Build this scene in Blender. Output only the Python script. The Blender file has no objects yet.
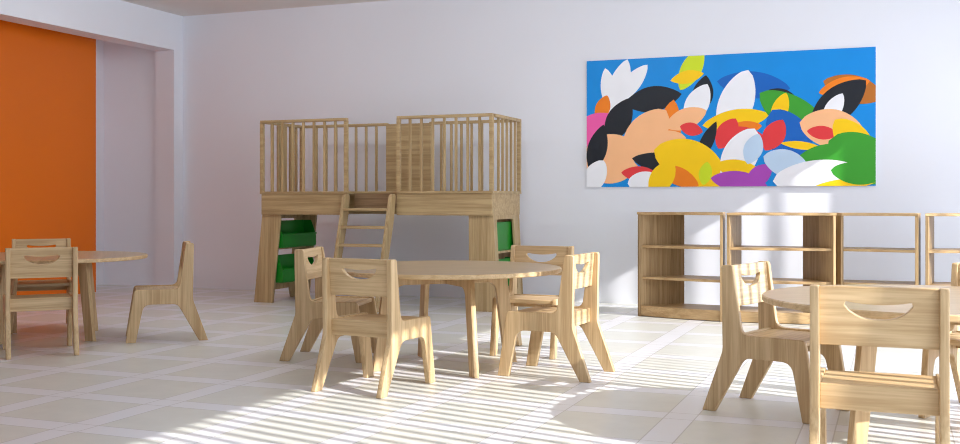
import bpy, math, random
from math import sin, cos, pi, radians as R
from mathutils import Matrix, Vector

S = bpy.context.scene
COL = S.collection

# ---------------------------------------------------------------- camera, light, exposure
cam_d = bpy.data.cameras.new('camera')
cam = bpy.data.objects.new('camera', cam_d)
COL.objects.link(cam)
cam.location = (0, 0, 0.85)
cam.rotation_euler = (R(90), 0, 0.3755)
cam_d.sensor_width = 36
cam_d.lens = 36 * 1050 / 960
cam_d.shift_y = -(222 - 200.6) / 960
cam_d.clip_start = 0.05
cam_d.dof.use_dof = True
cam_d.dof.focus_distance = 5.2
cam_d.dof.aperture_fstop = 5.6
S.camera = cam

world = bpy.data.worlds.new('daylight')
S.world = world
world.use_nodes = True
bg = world.node_tree.nodes['Background']
bg.inputs[0].default_value = (0.78, 0.87, 1.0, 1)
bg.inputs[1].default_value = 0.6

sun_d = bpy.data.lights.new('sun', 'SUN')
sun_d.energy = 8.5
sun_d.angle = R(0.55)
sun_d.color = (1.0, 0.97, 0.93)
sun = bpy.data.objects.new('sun', sun_d)
COL.objects.link(sun)
sun.rotation_euler = Vector((-0.85, 0.21, -0.50)).to_track_quat('-Z', 'Y').to_euler()
sun.location = (6, -1, 5)

# unseen point lights added under the ceiling to brighten the left side
for lx, ly in ((-4.6, 5.9), (-2.3, 5.9)):
    ld = bpy.data.lights.new('room_fill_light', 'POINT')
    ld.energy = 24
    ld.shadow_soft_size = 0.18
    ld.color = (0.94, 0.98, 1.0)
    lo = bpy.data.objects.new('room_fill_light', ld)
    COL.objects.link(lo)
    lo.location = (lx, ly, 2.42)
# skylight coming in through the long right-hand window
pd = bpy.data.lights.new('window_skylight', 'AREA')
pd.shape = 'RECTANGLE'
pd.size, pd.size_y = 2.24, 7.74
pd.energy = 245
pd.color = (0.81, 0.88, 1.0)
po = bpy.data.objects.new('window_skylight', pd)
COL.objects.link(po)
po.location = (1.48, 4.22, 1.22)
po.rotation_euler = (0, R(90), 0)

S.view_settings.view_transform = 'Standard'
S.view_settings.look = 'None'
S.view_settings.exposure = 0.0
S.view_settings.gamma = 1.0
S.view_settings.use_curve_mapping = False
S.cycles.max_bounces = 12
S.cycles.diffuse_bounces = 8
S.cycles.caustics_reflective = False
S.cycles.use_adaptive_sampling = False
S.cycles.filter_width = 1.0


# ---------------------------------------------------------------- materials
def srgb(r, g, b):
    f = lambda c: (c / 255 / 12.92) if c / 255 <= 0.04045 else ((c / 255 + 0.055) / 1.055) ** 2.4
    return (f(r), f(g), f(b), 1)


def new_mat(name, rough=0.5, spec=0.4):
    m = bpy.data.materials.new(name)
    m.use_nodes = True
    nt = m.node_tree
    b = nt.nodes['Principled BSDF']
    b.inputs['Roughness'].default_value = rough
    b.inputs['Specular IOR Level'].default_value = spec
    return m, nt, b


def plain(name, rgb, rough=0.5, spec=0.4, var=0.04, scale=3.0):
    """a flat colour with faint cloudy variation"""
    m, nt, b = new_mat(name, rough, spec)
    n = nt.nodes.new('ShaderNodeTexNoise')
    n.inputs['Scale'].default_value = scale
    n.inputs['Detail'].default_value = 4
    tc = nt.nodes.new('ShaderNodeTexCoord')
    nt.links.new(tc.outputs['Object'], n.inputs['Vector'])
    r = nt.nodes.new('ShaderNodeValToRGB')
    c = srgb(*rgb)
    r.color_ramp.elements[0].position = 0.3
    r.color_ramp.elements[1].position = 0.7
    r.color_ramp.elements[0].color = tuple(x * (1 - var) for x in c[:3]) + (1,)
    r.color_ramp.elements[1].color = tuple(min(1, x * (1 + var)) for x in c[:3]) + (1,)
    nt.links.new(n.outputs['Fac'], r.inputs['Fac'])
    nt.links.new(r.outputs['Color'], b.inputs['Base Color'])
    return m


def wood(name, axis, light=(208, 181, 140), dark=(180, 150, 109), rough=0.42):
    """pale plywood, grain running along the given object axis"""
    m, nt, b = new_mat(name, rough, 0.35)
    tc = nt.nodes.new('ShaderNodeTexCoord')
    mp = nt.nodes.new('ShaderNodeMapping')
    sc = [34, 34, 34]
    sc['xyz'.index(axis)] = 1.1
    mp.inputs['Scale'].default_value = sc
    oi = nt.nodes.new('ShaderNodeObjectInfo')
    ml = nt.nodes.new('ShaderNodeMath')
    ml.operation = 'MULTIPLY'
    ml.inputs[1].default_value = 37.0
    nt.links.new(oi.outputs['Random'], ml.inputs[0])
    ad = nt.nodes.new('ShaderNodeVectorMath')
    ad.operation = 'ADD'
    nt.links.new(tc.outputs['Object'], ad.inputs[0])
    nt.links.new(ml.outputs[0], ad.inputs[1])
    nt.links.new(ad.outputs[0], mp.inputs['Vector'])
    n1 = nt.nodes.new('ShaderNodeTexNoise')
    n1.inputs['Scale'].default_value = 1.0
    n1.inputs['Detail'].default_value = 5
    n1.inputs['Roughness'].default_value = 0.6
    n1.inputs['Distortion'].default_value = 0.6
    nt.links.new(mp.outputs[0], n1.inputs['Vector'])
    n2 = nt.nodes.new('ShaderNodeTexNoise')
    n2.inputs['Scale'].default_value = 6.0
    n2.inputs['Detail'].default_value = 3
    nt.links.new(mp.outputs[0], n2.inputs['Vector'])
    mx = nt.nodes.new('ShaderNodeMath')
    mx.operation = 'MULTIPLY_ADD'
    mx.inputs[1].default_value = 0.42
    nt.links.new(n2.outputs['Fac'], mx.inputs[0])
    nt.links.new(n1.outputs['Fac'], mx.inputs[2])
    r = nt.nodes.new('ShaderNodeValToRGB')
    r.color_ramp.elements[0].position = 0.57
    r.color_ramp.elements[1].position = 0.84
    r.color_ramp.elements[0].color = srgb(*dark)
    r.color_ramp.elements[1].color = srgb(*light)
    nt.links.new(mx.outputs[0], r.inputs['Fac'])
    nt.links.new(r.outputs['Color'], b.inputs['Base Color'])
    return m


WX, WY, WZ = wood('wood_grain_x', 'x'), wood('wood_grain_y', 'y'), wood('wood_grain_z', 'z')
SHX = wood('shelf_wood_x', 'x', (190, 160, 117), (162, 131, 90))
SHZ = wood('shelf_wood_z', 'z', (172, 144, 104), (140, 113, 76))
LFX = wood('loft_wood_x', 'x', (186, 162, 121), (157, 132, 93))
LFZ = wood('loft_wood_z', 'z', (186, 162, 121), (157, 132, 93))
LFD = wood('loft_wood_shaded', 'x', (150, 122, 92), (125, 99, 72))  # loft wood with the recessed fascia's shade put into its colour
WALL = plain('white_wall_paint', (230, 233, 241), 0.85, 0.2, 0.012, 1.2)
CEIL = plain('ceiling_paint', (226, 222, 218), 0.9, 0.1, 0.012, 1.2)
ORANGE = plain('orange_panel', (222, 110, 10), 0.35, 0.4, 0.05, 0.6)
GREEN = plain('green_plastic', (8, 122, 24), 0.35, 0.5, 0.05, 4)
FRAME = plain('window_frame_paint', (225, 225, 225), 0.5, 0.4, 0.02, 2)


def tile_material():
    """cream square tiles between paler bands, thin joints on both sides of each band"""
    m, nt, b = new_mat('floor_tiles', 0.32, 0.5)
    P, BAND, GR = 0.5185, 0.118, 0.005
    tc = nt.nodes.new('ShaderNodeTexCoord')
    sep = nt.nodes.new('ShaderNodeSeparateXYZ')
    nt.links.new(tc.outputs['Object'], sep.inputs[0])

    def M(op, a, bb=None, c=None):
        n = nt.nodes.new('ShaderNodeMath')
        n.operation = op
        for i, v in enumerate((a, bb, c)):
            if v is None:
                continue
            if isinstance(v, (int, float)):
                n.inputs[i].default_value = v
            else:
                nt.links.new(v, n.inputs[i])
        return n.outputs[0]

    def axis(out, off):
        t = M('DIVIDE', M('SUBTRACT', out, off), P)
        d = M('MULTIPLY', M('ABSOLUTE', M('SUBTRACT', t, M('ROUND', t))), P)   # distance to band centre
        band = M('LESS_THAN', d, BAND / 2)
        groove = M('LESS_THAN', M('ABSOLUTE', M('SUBTRACT', d, BAND / 2)), GR / 2)
        return band, groove
    bx, gx = axis(sep.outputs['X'], -3.3724)
    by, gy = axis(sep.outputs['Y'], 3.621)
    band = M('MAXIMUM', bx, by)
    # a joint stops where it would cross the square at a band crossing's own band
    groove = M('MAXIMUM', gx, gy)
    n = nt.nodes.new('ShaderNodeTexNoise')
    n.inputs['Scale'].default_value = 9
    n.inputs['Detail'].default_value = 6
    nt.links.new(tc.outputs['Object'], n.inputs['Vector'])
    r = nt.nodes.new('ShaderNodeValToRGB')
    r.color_ramp.elements[0].position = 0.3
    r.color_ramp.elements[1].position = 0.7
    r.color_ramp.elements[0].color = srgb(204, 205, 199)
    r.color_ramp.elements[1].color = srgb(211, 212, 206)
    nt.links.new(n.outputs['Fac'], r.inputs['Fac'])
    m1 = nt.nodes.new('ShaderNodeMix')
    m1.data_type = 'RGBA'
    nt.links.new(band, m1.inputs['Factor'])
    nt.links.new(r.outputs['Color'], m1.inputs['A'])
    m1.inputs['B'].default_value = srgb(220, 221, 226)
    m2 = nt.nodes.new('ShaderNodeMix')
    m2.data_type = 'RGBA'
    nt.links.new(M('MULTIPLY', groove, 0.55), m2.inputs['Factor'])
    nt.links.new(m1.outputs['Result'], m2.inputs['A'])
    m2.inputs['B'].default_value = srgb(150, 145, 140)
    nt.links.new(m2.outputs['Result'], b.inputs['Base Color'])
    return m


TILE = tile_material()


# ---------------------------------------------------------------- mesh helpers
class MB:
    """collects boxes and plates and links them as ONE mesh object"""
    def __init__(s):
        s.v, s.f, s.mi = [], [], []

    def add(s, verts, faces, mi=0, mat=None):
        o = len(s.v)
        s.v += [tuple(mat @ Vector(v)) if mat else tuple(v) for v in verts]
        s.f += [tuple(i + o for i in f) for f in faces]
        s.mi += [mi] * len(faces)
        return s

    def box(s, x0, x1, y0, y1, z0, z1, mi=0, mat=None):
        v = [(x, y, z) for z in (z0, z1) for y in (y0, y1) for x in (x0, x1)]
        f = [(0, 2, 3, 1), (4, 5, 7, 6), (0, 1, 5, 4), (2, 6, 7, 3), (0, 4, 6, 2), (1, 3, 7, 5)]
        return s.add(v, f, mi, mat)

    def prism(s, pts, z0, z1, mi=0, mat=None):
        """extrude a counter-clockwise outline from z0 to z1"""
        n = len(pts)
        v = [(p[0], p[1], z0) for p in pts] + [(p[0], p[1], z1) for p in pts]
        f = [tuple(reversed(range(n))), tuple(range(n, 2 * n))]
        f += [(i, (i + 1) % n, n + (i + 1) % n, n + i) for i in range(n)]
        return s.add(v, f, mi, mat)

    def beam(s, a, b, w, d, mi=0):
        """square bar from a to b"""
        a, b = Vector(a), Vector(b)
        z = (b - a).normalized()
        x = z.cross(Vector((0, 1, 0)))
        if x.length < 0.01:
            x = z.cross(Vector((1, 0, 0)))
        x.normalize()
        y = z.cross(x)
        v = [p + x * i * w / 2 + y * j * d / 2 for p in (a, b) for j in (-1, 1) for i in (-1, 1)]
        f = [(0, 2, 3, 1), (4, 5, 7, 6), (0, 1, 5, 4), (2, 6, 7, 3), (0, 4, 6, 2), (1, 3, 7, 5)]
        return s.add(v, f, mi)

    def build(s, name, mats, parent=None, bevel=0.0, seg=2):
        me = bpy.data.meshes.new(name)
        me.from_pydata(s.v, [], s.f)
        for m in (mats if isinstance(mats, (list, tuple)) else [mats]):
            me.materials.append(m)
        for p, i in zip(me.polygons, s.mi):
            p.material_index = i
        me.update()
        o = bpy.data.objects.new(name, me)
        COL.objects.link(o)
        if parent:
            o.parent = parent
        if bevel:
            b = o.modifiers.new('bevel', 'BEVEL')
            b.width = bevel
            b.segments = seg
            b.limit_method = 'ANGLE'
            b.angle_limit = R(40)
        return o


def fillet(pts, seg=6):
    """pts: (x, y, radius); rounds every corner"""
    out = []
    n = len(pts)
    for i in range(n):
        p = Vector(pts[i][:2])
        r = pts[i][2] if len(pts[i]) > 2 else 0
        if r <= 0:
            out.append((p.x, p.y))
            continue
        a, b = Vector(pts[i - 1][:2]) - p, Vector(pts[(i + 1) % n][:2]) - p
        la, lb = a.length, b.length
        a.normalize(); b.normalize()
        ang = math.acos(max(-1, min(1, a.dot(b))))
        t = min(r / math.tan(ang / 2), la * 0.48, lb * 0.48)
        p0, p1 = p + a * t, p + b * t
        for k in range(seg + 1):
            u = k / seg
            q = p0 * (1 - u) ** 2 + p * 2 * u * (1 - u) + p1 * u * u
            out.append((q.x, q.y))
    return out


def plate_mesh(name, loops, thick, bevel=0.002):
    """a flat board with a free outline and holes; lies in XY, centred on z=0"""
    cu = bpy.data.curves.new(name, 'CURVE')
    cu.dimensions = '2D'
    cu.fill_mode = 'BOTH'
    cu.extrude = thick / 2 - bevel
    cu.bevel_depth = bevel
    cu.bevel_resolution = 1
    cu.offset = -bevel
    for lp in loops:
        sp = cu.splines.new('POLY')
        sp.points.add(len(lp) - 1)
        for q, p in zip(sp.points, lp):
            q.co = (p[0], p[1], 0, 1)
        sp.use_cyclic_u = True
    tmp = bpy.data.objects.new(name, cu)
    COL.objects.link(tmp)
    dg = bpy.context.evaluated_depsgraph_get()
    me = bpy.data.meshes.new_from_object(tmp.evaluated_get(dg))
    bpy.data.objects.remove(tmp)
    bpy.data.curves.remove(cu)
    me.name = name
    return me


def plate(name, loops, thick, mat, parent, matrix, bevel=0.002):
    me = plate_mesh(name, loops, thick, bevel)
    me.transform(matrix)
    me.materials.clear()
    me.materials.append(mat)
    o = bpy.data.objects.new(name, me)
    COL.objects.link(o)
    o.parent = parent
    return o


def mat3(xa, ya, origin):
    """matrix taking plate x,y to the given axes"""
    xa, ya = Vector(xa), Vector(ya)
    za = xa.cross(ya)
    m = Matrix((xa, ya, za)).transposed().to_4x4()
    m.translation = Vector(origin)
    return m


def tag(o, label, cat, group=None):
    o['label'] = label
    o['category'] = cat
    if group:
        o['group'] = group
    return o


def thing(name, label, cat, loc=(0, 0, 0), rot=0.0, group=None):
    o = bpy.data.objects.new(name, None)
    COL.objects.link(o)
    o.empty_display_size = 0.1
    o.location = loc
    o.rotation_euler = (0, 0, rot)
    return tag(o, label, cat, group)


def structure(o):
    o['kind'] = 'structure'
    return o


def dup(root, loc, rot, label):
    r = root.copy()
    COL.objects.link(r)
    r.location = loc
    r.rotation_euler = (0, 0, rot)
    r['label'] = label
    for ch in list(root.children):
        c = ch.copy()
        COL.objects.link(c)
        c.parent = r
        for g in list(ch.children):
            d = g.copy()
            COL.objects.link(d)
            d.parent = c
    return r


# ---------------------------------------------------------------- room shell
XL, XR, YB, YF, ZC = -6.47, 1.30, 8.49, -1.6, 2.652
XC = -7.44                                    # far side of the passage behind the left opening
JY, HZ = 8.352, 2.304                         # jamb and head of the left opening
structure(MB().box(XC - 0.2, XR + 0.2, YF - 0.2, YB + 0.2, -0.1, 0).build('floor', TILE))
structure(MB().box(XC - 0.2, XR + 0.2, YF - 0.2, YB + 0.2, ZC, ZC + 0.1).build('ceiling', CEIL))
structure(MB().box(XC - 0.2, XR + 0.2, YB, YB + 0.2, 0, ZC).build('wall_back', WALL))
structure(MB().box(XC - 0.2, XR + 0.2, YF - 0.2, YF, 0, ZC).build('wall_front', WALL))
wl = MB()
wl.box(XL - 0.22, XL, JY, YB, 0, ZC)
wl.box(XL - 0.22, XL, 2.6, JY, HZ, ZC)
wl.box(XL - 0.22, XL, YF, 2.6, 0, ZC)
structure(wl.build('wall_left', WALL))
structure(MB().box(XC - 0.2, XC, YF, YB, 0, ZC).build('wall_passage', WALL))

WY0, WY1, WZ0, WZ1 = 0.35, 8.09, 0.10, 2.34   # the long window in the right wall
wr = MB()
wr.box(XR, XR + 0.2, YF, WY0, 0, ZC)
wr.box(XR, XR + 0.2, WY1, YB, 0, ZC)
wr.box(XR, XR + 0.2, WY0, WY1, 0, WZ0)
wr.box(XR, XR + 0.2, WY0, WY1, WZ1, ZC)
structure(wr.build('wall_right', WALL))
wf = MB()
wf.box(XR + 0.02, XR + 0.07, WY0, WY1, WZ0, WZ0 + 0.03)
wf.box(XR + 0.02, XR + 0.07, WY0, WY1, WZ1 - 0.02, WZ1)
for y in (WY0, WY1 - 0.04):
    wf.box(XR + 0.02, XR + 0.07, y, y + 0.04, WZ0, WZ1)
win = structure(wf.build('window_1', FRAME))
sl = MB()
PITCH = 0.085
k = 0
while WY0 + 0.1 + k * PITCH < WY1 - 0.1:
    y = WY0 + 0.1 + k * PITCH
    sl.box(XR + 0.035, XR + 0.043, y, y + 0.031, WZ0 + 0.03, WZ1 - 0.02)
    k += 1
sl.build('vertical_slats', FRAME, win)

pl = bpy.data.lights.new('passage_fill_light', 'AREA')  # unseen fill light added to brighten the passage walls
pl.shape = 'RECTANGLE'
pl.size, pl.size_y = 0.2, 1.2
pl.energy = 6.5
pl.color = (1.0, 0.95, 0.92)
plo = bpy.data.objects.new('passage_fill_light', pl)
COL.objects.link(plo)
plo.location = (-7.18, 6.6, ZC - 0.03)

# orange sliding panel standing in the passage behind the opening
op = thing('sliding_panel', 'large plain orange sliding panel filling the wall opening at the left', 'panel', (-6.92, 5.4, 0))
MB().box(-0.02, 0.02, 0.755 + 0.006, 2.37, 0.0, 2.60).build('panel_leaf', ORANGE, op)
MB().box(-0.02, 0.02, -2.6, 0.755, 0.0, 2.60).build('panel_leaf', ORANGE, op)

# ---------------------------------------------------------------- wall picture: plain abstract shapes on blue
PX0, PX1, PZ0, PZ1 = -2.383, -0.1275, 0.962, 2.0125
PW, PH = PX1 - PX0, PZ1 - PZ0
pic = thing('wall_picture', 'wide bright blue picture panel with bold coloured abstract shapes above the bookcases', 'picture',
            (PX0, YB, PZ0))
MB().box(0, PW, -0.018, 0, 0, PH).build('picture_board', plain('picture_edge', (235, 235, 240), 0.5), pic, 0.002)
PAL = [('art_blue', (12, 140, 222)), ('art_white', (240, 242, 248)), ('art_yellow', (250, 205, 15)), ('art_lime', (205, 225, 40)),
       ('art_red', (228, 62, 66)), ('art_orange', (240, 130, 30)), ('art_peach', (250, 190, 140)), ('art_black', (32, 36, 44)),
       ('art_pink', (240, 95, 170)), ('art_violet', (170, 75, 185)), ('art_green', (62, 160, 50)), ('art_royal', (20, 100, 190)),
       ('art_brown', (185, 110, 40)), ('art_pale_blue', (190, 215, 240))]
PI_ = {n[4:]: i for i, (n, c) in enumerate(PAL)}
art = MB()
LV = [0]


def shape(col, pts):
    """flat piece of the printed artwork, clipped to the board; coordinates 0..1 across and up"""
    def clip(poly, ax, lim, keep_less):
        out = []
        for i in range(len(poly)):
            a, b = poly[i - 1], poly[i]
            ia = (a[ax] <= lim) == keep_less or a[ax] == lim
            ib = (b[ax] <= lim) == keep_less or b[ax] == lim
            if ia != ib:
                t = (lim - a[ax]) / (b[ax] - a[ax])
                out.append((a[0] + (b[0] - a[0]) * t, a[1] + (b[1] - a[1]) * t))
            if ib:
                out.append(b)
        return out
    p = [(x * PW, y * PH) for x, y in pts]
    for ax, lim, kl in ((0, 0, False), (0, PW, True), (1, 0, False), (1, PH, True)):
        p = clip(p, ax, lim, kl)
        if len(p) < 3:
            return
    LV[0] += 1
    y = -0.0185 - LV[0] * 0.00006
    art.add([(q[0], y, q[1]) for q in p], [tuple(range(len(p)))], PI_[col])


def leaf(col, x, y, L, W, ang, pw=1.0):
    """pointed-oval leaf of length L and width W (in board heights)"""
    pts = []
    n = 18
    for sgn in (1, -1):
        for i in range(n):
            t = i / n if sgn == 1 else 1 - i / n
            px = (t - 0.5) * L
            py = sgn * W / 2 * (sin(pi * t) ** pw)
            pts.append((px, py))
    a = R(ang)
    k = PH / PW
    shape(col, [(x + (px * cos(a) - py * sin(a)) * k, y + px * sin(a) + py * cos(a)) for px, py in pts])


shape('blue', [(0, 0), (1, 0), (1, 1), (0, 1)])
ART = [
    ('white', .12, .78, .46, .17, 72, .7), ('white', .165, .80, .40, .14, 48, .7), ('white', .085, .76, .36, .13, 100, .7),
    ('orange', .06, .62, .22, .12, 70, .7), ('pink', .035, .43, .42, .30, 35, .7), ('pink', .09, .40, .26, .16, 95, .7),
    ('black', .245, .68, .46, .20, 8, .8), ('black', .12, .52, .40, .20, 62, .8),
    ('lime', .385, .90, .36, .16, 62, .7), ('yellow', .37, .84, .26, .10, 10, .8), ('black', .425, .70, .30, .16, 80, .8),
    ('orange', .30, .40, .55, .20, 80, .7), ('peach', .22, .40, .50, .30, 50, .6), ('peach', .285, .33, .36, .20, 15, .6),
    ('white', .405, .63, .34, .18, 62, .7), ('peach', .365, .52, .34, .16, 20, .7), ('red', .385, .44, .18, .10, -15, .7),
    ('royal', .60, .76, .54, .20, -8, .7), ('black', .70, .68, .22, .08, -20, .8), ('white', .54, .62, .54, .26, 70, .6),
    ('yellow', .54, .50, .50, .16, 8, .7), ('orange', .57, .44, .26, .10, 5, .7),
    ('green', .74, .52, .62, .26, -35, .6), ('yellow', .69, .57, .26, .12, 70, .7), ('royal', .72, .36, .48, .30, -60, .6),
    ('yellow', .76, .30, .30, .06, -8, .8), ('red', .67, .38, .26, .16, 60, .7),
    ('brown', .93, .70, .44, .20, -18, .7), ('orange', .90, .72, .36, .14, 12, .7), ('black', .88, .60, .50, .24, 40, .7),
    ('white', .865, .56, .26, .12, 60, .7), ('peach', .86, .42, .46, .28, -12, .6), ('red', .83, .39, .22, .10, -8, .7),
    ('yellow', .93, .33, .40, .22, -50, .6), ('green', .955, .20, .52, .34, -30, .5), ('green', .83, .19, .46, .22, 15, .6),
    ('red', .56, .36, .40, .18, -8, .7), ('red', .51, .40, .26, .16, 60, .7),
    ('black', .285, .18, .50, .16, -10, .7), ('black', .44, .34, .34, .10, 65, .8), ('peach', .075, .24, .46, .34, 30, .6),
    ('black', .04, .30, .40, .16, 75, .8), ('peach', .10, .13, .40, .20, 10, .6), ('red', .20, .10, .30, .12, -5, .7),
    ('yellow', .375, .20, .56, .32, -18, .6), ('yellow', .46, .08, .50, .24, 10, .6), ('orange', .34, .08, .34, .14, -25, .7),
    ('lime', .435, .10, .18, .10, 80, .7), ('white', .555, .23, .46, .26, 62, .6), ('yellow', .55, .13, .36, .14, -12, .7),
    ('pale_blue', .60, .28, .24, .14, 70, .7), ('violet', .55, .035, .42, .16, -8, .7), ('violet', .62, .08, .24, .14, 40, .7),
    ('pale_blue', .71, .17, .34, .20, -18, .6), ('white', .81, .07, .62, .24, 6, .5), ('yellow', .90, .01, .42, .08, 4, .8),
    ('white', .03, .08, .30, .18, 60, .6), ('white', .215, .04, .26, .16, 5, .5), ('yellow', .28, .07, .30, .18, 55, .6),
    ('green', .94, .09, .36, .16, -8, .6),
]
for a in ART:
    leaf(*a)
art.build('artwork', [plain(n, c, 0.45, 0.3, 0.02, 6) for n, c in PAL], pic)


# ---------------------------------------------------------------- play loft
LOFT = thing('play_loft', 'tall wooden play loft with railed deck and ladder against the white wall', 'play loft',
             (-4.907, 7.45, 0), 0)
LW, LD, DZ, FZ, RZ = 2.075, 0.66, 0.925, 0.735, 1.515
G0, G1 = 0.822, 1.26                          # ladder gap
# deck with a notch behind the ladder
dk = MB()
dk.prism([(0, 0), (G0, 0), (G0, 0.12), (G1, 0.12), (G1, 0), (LW, 0), (LW, LD), (0, LD)], DZ - 0.02, DZ)
dk.build('deck', LFX, LOFT, 0.002)
for x0, x1 in ((0.012, G0), (G1, LW - 0.012)):
    MB().box(x0, x1, 0.008, 0.03, FZ, DZ - 0.02).build('fascia', LFX, LOFT, 0.002)
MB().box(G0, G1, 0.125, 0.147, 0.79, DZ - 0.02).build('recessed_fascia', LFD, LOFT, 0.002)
MB().box(0.012, LW - 0.012, LD - 0.03, LD - 0.008, FZ, DZ - 0.02).build('fascia', LFX, LOFT, 0.002)
for sx in (0.012, LW - 0.034):
    MB().box(sx, sx + 0.022, 0.03, LD - 0.03, FZ, DZ - 0.02).build('fascia', LFX, LOFT, 0.002)
# legs: broad boards splayed outwards
for xt, xb, y in ((0.012, -0.075, 0.030), (0.012, -0.075, LD - 0.054)):
    plate('leg', [[(xt, FZ + 0.06), (xb, 0), (xb + 0.178, 0), (xt + 0.178, FZ + 0.06)]], 0.024, LFZ, LOFT,
          mat3((1, 0, 0), (0, 0, 1), (0, y + 0.012, 0)))
for xt, xb, y in ((LW - 0.012, LW + 0.03, 0.030), (LW - 0.012, LW + 0.03, LD - 0.054)):
    plate('leg', [[(xt, FZ + 0.06), (xt - 0.20, FZ + 0.06), (xb - 0.235, 0), (xb, 0)]], 0.024, LFZ, LOFT,
          mat3((1, 0, 0), (0, 0, 1), (0, y + 0.012, 0)))
# end frames with an opening for the bins
for sx, lean in ((0, -0.087), (1, 0.04)):
    out = [(0.056, FZ + 0.01), (LD - 0.056, FZ + 0.01), (LD - 0.056, 0), (LD - 0.10, 0), (LD - 0.14, 0.09), (0.13, 0.09), (0.10, 0), (0.056, 0)]
    hole = fillet([(0.11, 0.14, 0.03), (LD - 0.13, 0.14, 0.03), (LD - 0.16, FZ - 0.03, 0.03), (0.115, FZ - 0.03, 0.03)], 4)
    xtop = 0.040 if sx == 0 else LW - 0.023
    za = Vector((lean, 0, -FZ)) * -1
    za.normalize()
    plate('end_frame', [out, hole], 0.02, LFZ, LOFT,
          mat3((0, 1, 0), za, (xtop + lean, 0, 0)))
# rails that carry the bins
for x0 in (0.036, LW - 0.076):
    for z in (0.455, 0.165):
        MB().box(x0, x0 + 0.04, 0.054, LD - 0.054, z - 0.018, z).build('bin_rail', LFX, LOFT)


def railing(name, a, b, n, skip_first=False, posts=(True, True), z1=RZ):
    """top rail and end posts in one mesh, each baluster a child"""
    a, b = Vector((a[0], a[1], 0)), Vector((b[0], b[1], 0))
    mb = MB()
    d = (b - a).normalized()
    mb.beam(a - d * 0.012 + Vector((0, 0, z1 - 0.012)), b + d * 0.012 + Vector((0, 0, z1 - 0.012)), 0.024, 0.034)
    for f, p in zip(posts, (a, b)):
        if f:
            mb.beam(p + Vector((0, 0, DZ)), p + Vector((0, 0, z1 - 0.02)), 0.03, 0.03)
    r = mb.build(name, LFX, LOFT, 0.002)
    for i in range(n):
        p = a.lerp(b, (i + 1) / (n + 1))
        MB().beam(p + Vector((0, 0, DZ)), p + Vector((0, 0, z1 - 0.02)), 0.018, 0.018).build('baluster', LFZ, r)
    return r


e = 0.016
railing('railing', (e, e), (G0 - e, e), 7)
railing('railing', (G1 + e, e), (LW - e, e), 7)
railing('railing', (e, e + 0.05), (e, LD - e), 5, posts=(False, True))
railing('railing', (LW - e, e + 0.05), (LW - e, LD - e), 5, posts=(False, True))
railing('railing', (e + 0.05, LD - e), (0.855, LD - e), 7, posts=(False, False))
railing('railing', (1.275, LD - e), (LW - e - 0.05, LD - e), 7, posts=(False, False))
MB().box(0.855, 1.275, LD - 0.03, LD - 0.008, DZ, RZ - 0.01).build('back_panel', LFX, LOFT, 0.002)
MB().box(0.005, 0.027, 0.25, 0.385, DZ, RZ - 0.026).build('side_panel', LFZ, LOFT, 0.002)
# ladder
lad = MB()
prof = fillet([(0.005, 0.905, 0.03), (-0.075, 0.90, 0.05), (-0.335, 0.0), (-0.255, 0.0), (-0.035, 0.70, 0.12)], 6)
M1 = mat3((0, 1, 0), (0, 0, 1), (0, 0, 0))
ladder = None
for x in (G0 + 0.0, G1 - 0.028):
    lad.prism(prof, x, x + 0.028, 0, Matrix(((0, 0, 1, 0), (1, 0, 0, 0), (0, 1, 0, 0), (0, 0, 0, 1))))
ladder = lad.build('ladder', LFZ, LOFT, 0.003)
for z in (0.78, 0.64, 0.50, 0.36, 0.22, 0.08):
    yc = -0.295 + (z / 0.9) * 0.25
    MB().box(G0 + 0.028, G1 - 0.028, yc - 0.035, yc + 0.035, z - 0.011, z + 0.011).build('rung', LFX, ladder, 0.003)


# green bins held in the loft's ends
def bin_thing(label, lx, z, flip):
    """open scoop bin: low lip towards the middle of the loft"""
    L_, D_, H_ = 0.128, 0.54, 0.225
    t = 0.007
    mb = MB()
    y0 = 0.065
    mb.box(0, L_, y0, y0 + D_, 0, t)
    mb.box(0, t, y0, y0 + D_, t, H_)                      # tall end
    mb.box(L_ - t, L_, y0, y0 + D_, t, 0.118)             # low lip
    for ya in (y0, y0 + D_ - t):
        mb.add([(t, ya, t), (L_ - t, ya, t), (L_ - t, ya, 0.118), (L_ * 0.62, ya, H_), (t, ya, H_),
                (t, ya + t, t), (L_ - t, ya + t, t), (L_ - t, ya + t, 0.118), (L_ * 0.62, ya + t, H_), (t, ya + t, H_)],
               [(0, 1, 2, 3, 4), (9, 8, 7, 6, 5), (0, 5, 6, 1), (1, 6, 7, 2), (2, 7, 8, 3), (3, 8, 9, 4), (4, 9, 5, 0)])
    o = mb.build('storage_bin', GREEN, None, 0.003)
    o.location = (-4.907 + lx, 7.45 + (0.66 if flip else 0), z)
    o.rotation_euler = (0, 0, pi if flip else 0)
    MB().box(L_, L_ + 0.008, y0, y0 + D_, 0.104, 0.118).build('lip', GREEN, o, 0.003)
    return tag(o, label, 'bin', 'green bins in the play loft')


bin_thing('upper green plastic bin held in the left end of the wooden play loft', 0.056, 0.456, False)
bin_thing('lower green plastic bin near the floor in the left end of the play loft', 0.056, 0.166, False)
bin_thing('upper green plastic bin showing in the right end frame of the play loft', LW - 0.038, 0.456, True)
bin_thing('lower green plastic bin near the floor in the right end of the play loft', LW - 0.038, 0.166, True)


# ---------------------------------------------------------------- bookcases along the back wall
SH_Z = 0.765


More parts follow.
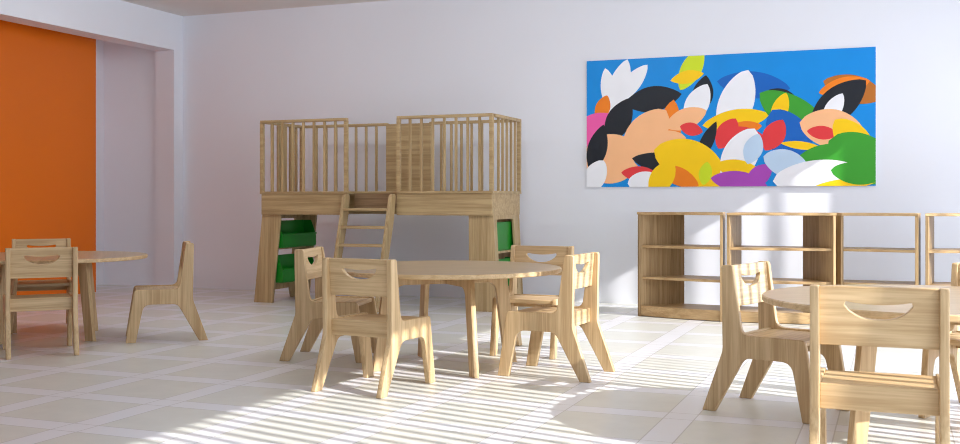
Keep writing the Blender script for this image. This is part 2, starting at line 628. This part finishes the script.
def bookcase(label, FL, FR, BR, BL, bulge):
    cx, cy = (FL[0] + FR[0]) / 2, (FL[1] + BL[1]) / 2
    t = thing('bookcase', label, 'bookcase', (cx, cy, 0), 0, 'open bookcases along the back wall')
    L = [Vector((p[0] - cx, p[1] - cy)) for p in (FL, FR, BR, BL)]
    th = 0.02

    def side(a, b, inward):
        d = (b - a).normalized()
        n = Vector((-d.y, d.x)) * inward * th
        q = [a, b, b + n, a + n]
        if inward < 0:
            q.reverse()
        return MB().prism([tuple(p) for p in q], 0.0, SH_Z - 0.018)

    # left panel's inside is to its right when walking front->back
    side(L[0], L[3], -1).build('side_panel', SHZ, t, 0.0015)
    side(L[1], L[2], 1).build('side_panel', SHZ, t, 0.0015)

    def outline(inset_front, ins, bul):
        lft = (L[3] - L[0]).normalized()
        rgt = (L[2] - L[1]).normalized()
        a, b = L[0] + lft * inset_front, L[1] + rgt * inset_front
        c, d = L[2] - rgt * 0.004, L[3] - lft * 0.004
        ux = (b - a).normalized()
        fa = th / max(0.3, abs(lft.cross(ux)))
        fb = th / max(0.3, abs(rgt.cross(ux)))
        if ins:
            a, d = a + ux * fa, d + ux * fa
            b, c = b - ux * fb, c - ux * fb
        n = Vector((ux.y, -ux.x))
        front = [a.lerp(b, i / 12) + n * bul * (4 * (i / 12) * (1 - i / 12)) for i in range(13)]
        return [tuple(p) for p in front] + [tuple(c), tuple(d)]
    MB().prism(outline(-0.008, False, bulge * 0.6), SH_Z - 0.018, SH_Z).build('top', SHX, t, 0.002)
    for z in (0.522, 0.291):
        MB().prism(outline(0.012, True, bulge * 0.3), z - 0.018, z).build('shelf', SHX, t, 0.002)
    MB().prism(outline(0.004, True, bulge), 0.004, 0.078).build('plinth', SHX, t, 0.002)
    return t


bookcase('open wooden bookcase at the left end of the row, nearest the play loft', (-1.758, 7.63), (-1.115, 7.47), (-1.155, 7.86), (-1.475, 7.90), 0.03)
bookcase('open wooden bookcase standing behind the chair at the left side of the right table', (-1.088, 7.466), (-0.368, 7.56), (-0.592, 7.86), (-1.058, 7.86), 0.03)
bookcase('open wooden bookcase below the right end of the blue picture, second from the frame edge', (-0.336, 7.58), (0.150, 7.50), (0.172, 7.86), (-0.55, 7.88), -0.02)
bookcase('open wooden bookcase at the right edge of the photo, cut off by the frame', (0.192, 7.50), (0.80, 7.66), (0.70, 8.02), (0.238, 7.86), -0.02)


# ---------------------------------------------------------------- round tables
TR, TZ = 0.59, 0.51
TOPM = wood('table_top_wood', 'x', (176, 154, 124), (158, 136, 106), 0.3)


def make_table(label, loc, rot):
    t = thing('round_table', label, 'table', loc, rot, 'round low tables')
    n = 96
    rim = []
    me_top = MB()
    prof_ = [(TR - 0.004, TZ - 0.022), (TR, TZ - 0.018), (TR, TZ - 0.004), (TR - 0.004, TZ)]
    v, f = [], []
    for r_, z_ in prof_:
        v += [(r_ * cos(2 * pi * i / n), r_ * sin(2 * pi * i / n), z_) for i in range(n)]
    for j in range(3):
        f += [(j * n + i, j * n + (i + 1) % n, (j + 1) * n + (i + 1) % n, (j + 1) * n + i) for i in range(n)]
    f += [tuple(range(3 * n, 4 * n)), tuple(reversed(range(n)))]
    me_top.add(v, f[:-2], 1)
    me_top.add(v, [f[-2]], 0)
    me_top.add(v, [f[-1]], 1)
    me_top.build('tabletop', [TOPM, WX], t)
    half = [(0.395, 0, 0.004), (0.330, 0, 0.004), (0.272, 0.425, 0.055)]
    pts = half + [(-x, z, r) for x, z, r in reversed(half)] + [(-0.335, TZ - 0.023, 0.0), (0.335, TZ - 0.023, 0.0)]
    lp = fillet(pts)
    for k_ in range(2):
        a = R(45 + 90 * k_)
        plate('leg_frame', [lp], 0.026, WZ, t, mat3((cos(a), sin(a), 0), (0, 0, 1), (0, 0, 0)))
    return t


tab = make_table('round low wooden table in the middle of the room in front of the play loft', (-2.135, 4.945, 0), 0)
dup(tab, (-4.885, 5.08, 0), R(-50), 'round low wooden table at the left in front of the orange panel')
dup(tab, (0.138, 4.005, 0), 0, 'round low wooden table at the right, partly hidden by the nearest chair')


# ---------------------------------------------------------------- chairs
def make_chair(label, loc, rot):
    t = thing('child_chair', label, 'chair', loc, rot, 'low wooden chairs with smile shaped hand holes')
    side = fillet([(0.238, 0, 0.004), (0.180, 0, 0.004), (0.135, 0.226, 0.05), (-0.060, 0.226, 0.05), (-0.186, 0, 0.004), (-0.240, 0, 0.004),
                   (-0.150, 0.25, 0.09), (-0.156, 0.592, 0.012), (-0.108, 0.592, 0.014), (-0.070, 0.316, 0.04), (0.188, 0.316, 0.022)])
    for s in (-1, 1):
        plate('side_frame', [side], 0.025, WZ, t, mat3((0, 1, 0), (0, 0, 1), (s * 0.1715, 0, 0)), 0.003)
    MB().box(-0.1595, 0.1595, -0.082, 0.180, 0.289, 0.309).build('seat', WX, t, 0.003)
    # backrest with the smile hole, leaning with the posts
    w, h = 0.1595, 0.166
    outl = fillet([(-w, 0, 0.0), (w, 0, 0.0), (w, h, 0.004), (-w, h, 0.004)], 2)
    n, top_, bot = 10, [], []
    for i in range(n + 1):
        u = -1 + 2 * i / n
        top_.append((u * 0.088, 0.126 - 0.009 * (1 - u * u)))
        bot.append((-u * 0.080, 0.101 - 0.027 * (1 - abs(u) ** 2.5)))
    smile = [(-0.091, 0.115)] + top_ + [(0.091, 0.115)] + bot
    tilt = R(5)
    plate('backrest', [outl, smile], 0.021, WX, t, mat3((1, 0, 0), (0, -sin(tilt), cos(tilt)), (0, -0.1112, 0.425)))
    MB().box(-0.1595, 0.1595, -0.112, -0.090, 0.242, 0.313).build('rear_rail', WX, t, 0.003)
    return t


def face(dx, dy):
    return math.atan2(-dx, dy)


ch = make_chair('low wooden chair at the front of the middle table, seen from behind', (-2.205, 4.285, 0), face(0.10, 1))
dup(ch, (-2.84, 5.02, 0), face(0.975, 0.22), 'low wooden chair at the left side of the middle table, green showing through its hole')
dup(ch, (-1.54, 4.94, 0), face(-1, 0.08), 'low wooden chair at the right side of the middle table, sunlit stripes on its back')
dup(ch, (-1.875, 5.60, 0), face(0, -1), 'low wooden chair behind the middle table, its back against the white wall')
dup(ch, (-0.442, 4.405, 0), face(0.955, -0.30), 'low wooden chair at the left side of the right table, sunlit stripes on its back')
near = dup(ch, (-0.041, 3.305, 0), face(0, 1), 'nearest low wooden chair, large at the lower right, seen from behind')
near.scale = (1, 1, 1.025)
dup(ch, (0.35, 4.60, 0), face(-0.39, -0.92), 'low wooden chair behind the right table, cut off by the photo edge')
dup(ch, (-4.46, 4.58, 0), face(-0.74, 0.67), 'low wooden chair at the front of the left table, seen straight from behind')
dup(ch, (-5.29, 5.45, 0), face(0.72, -0.69), 'low wooden chair on the far side of the left table by the orange panel')
dup(ch, (-4.188, 5.33, 0), face(-0.765, -0.644), 'low wooden chair in side view to the right of the left table')
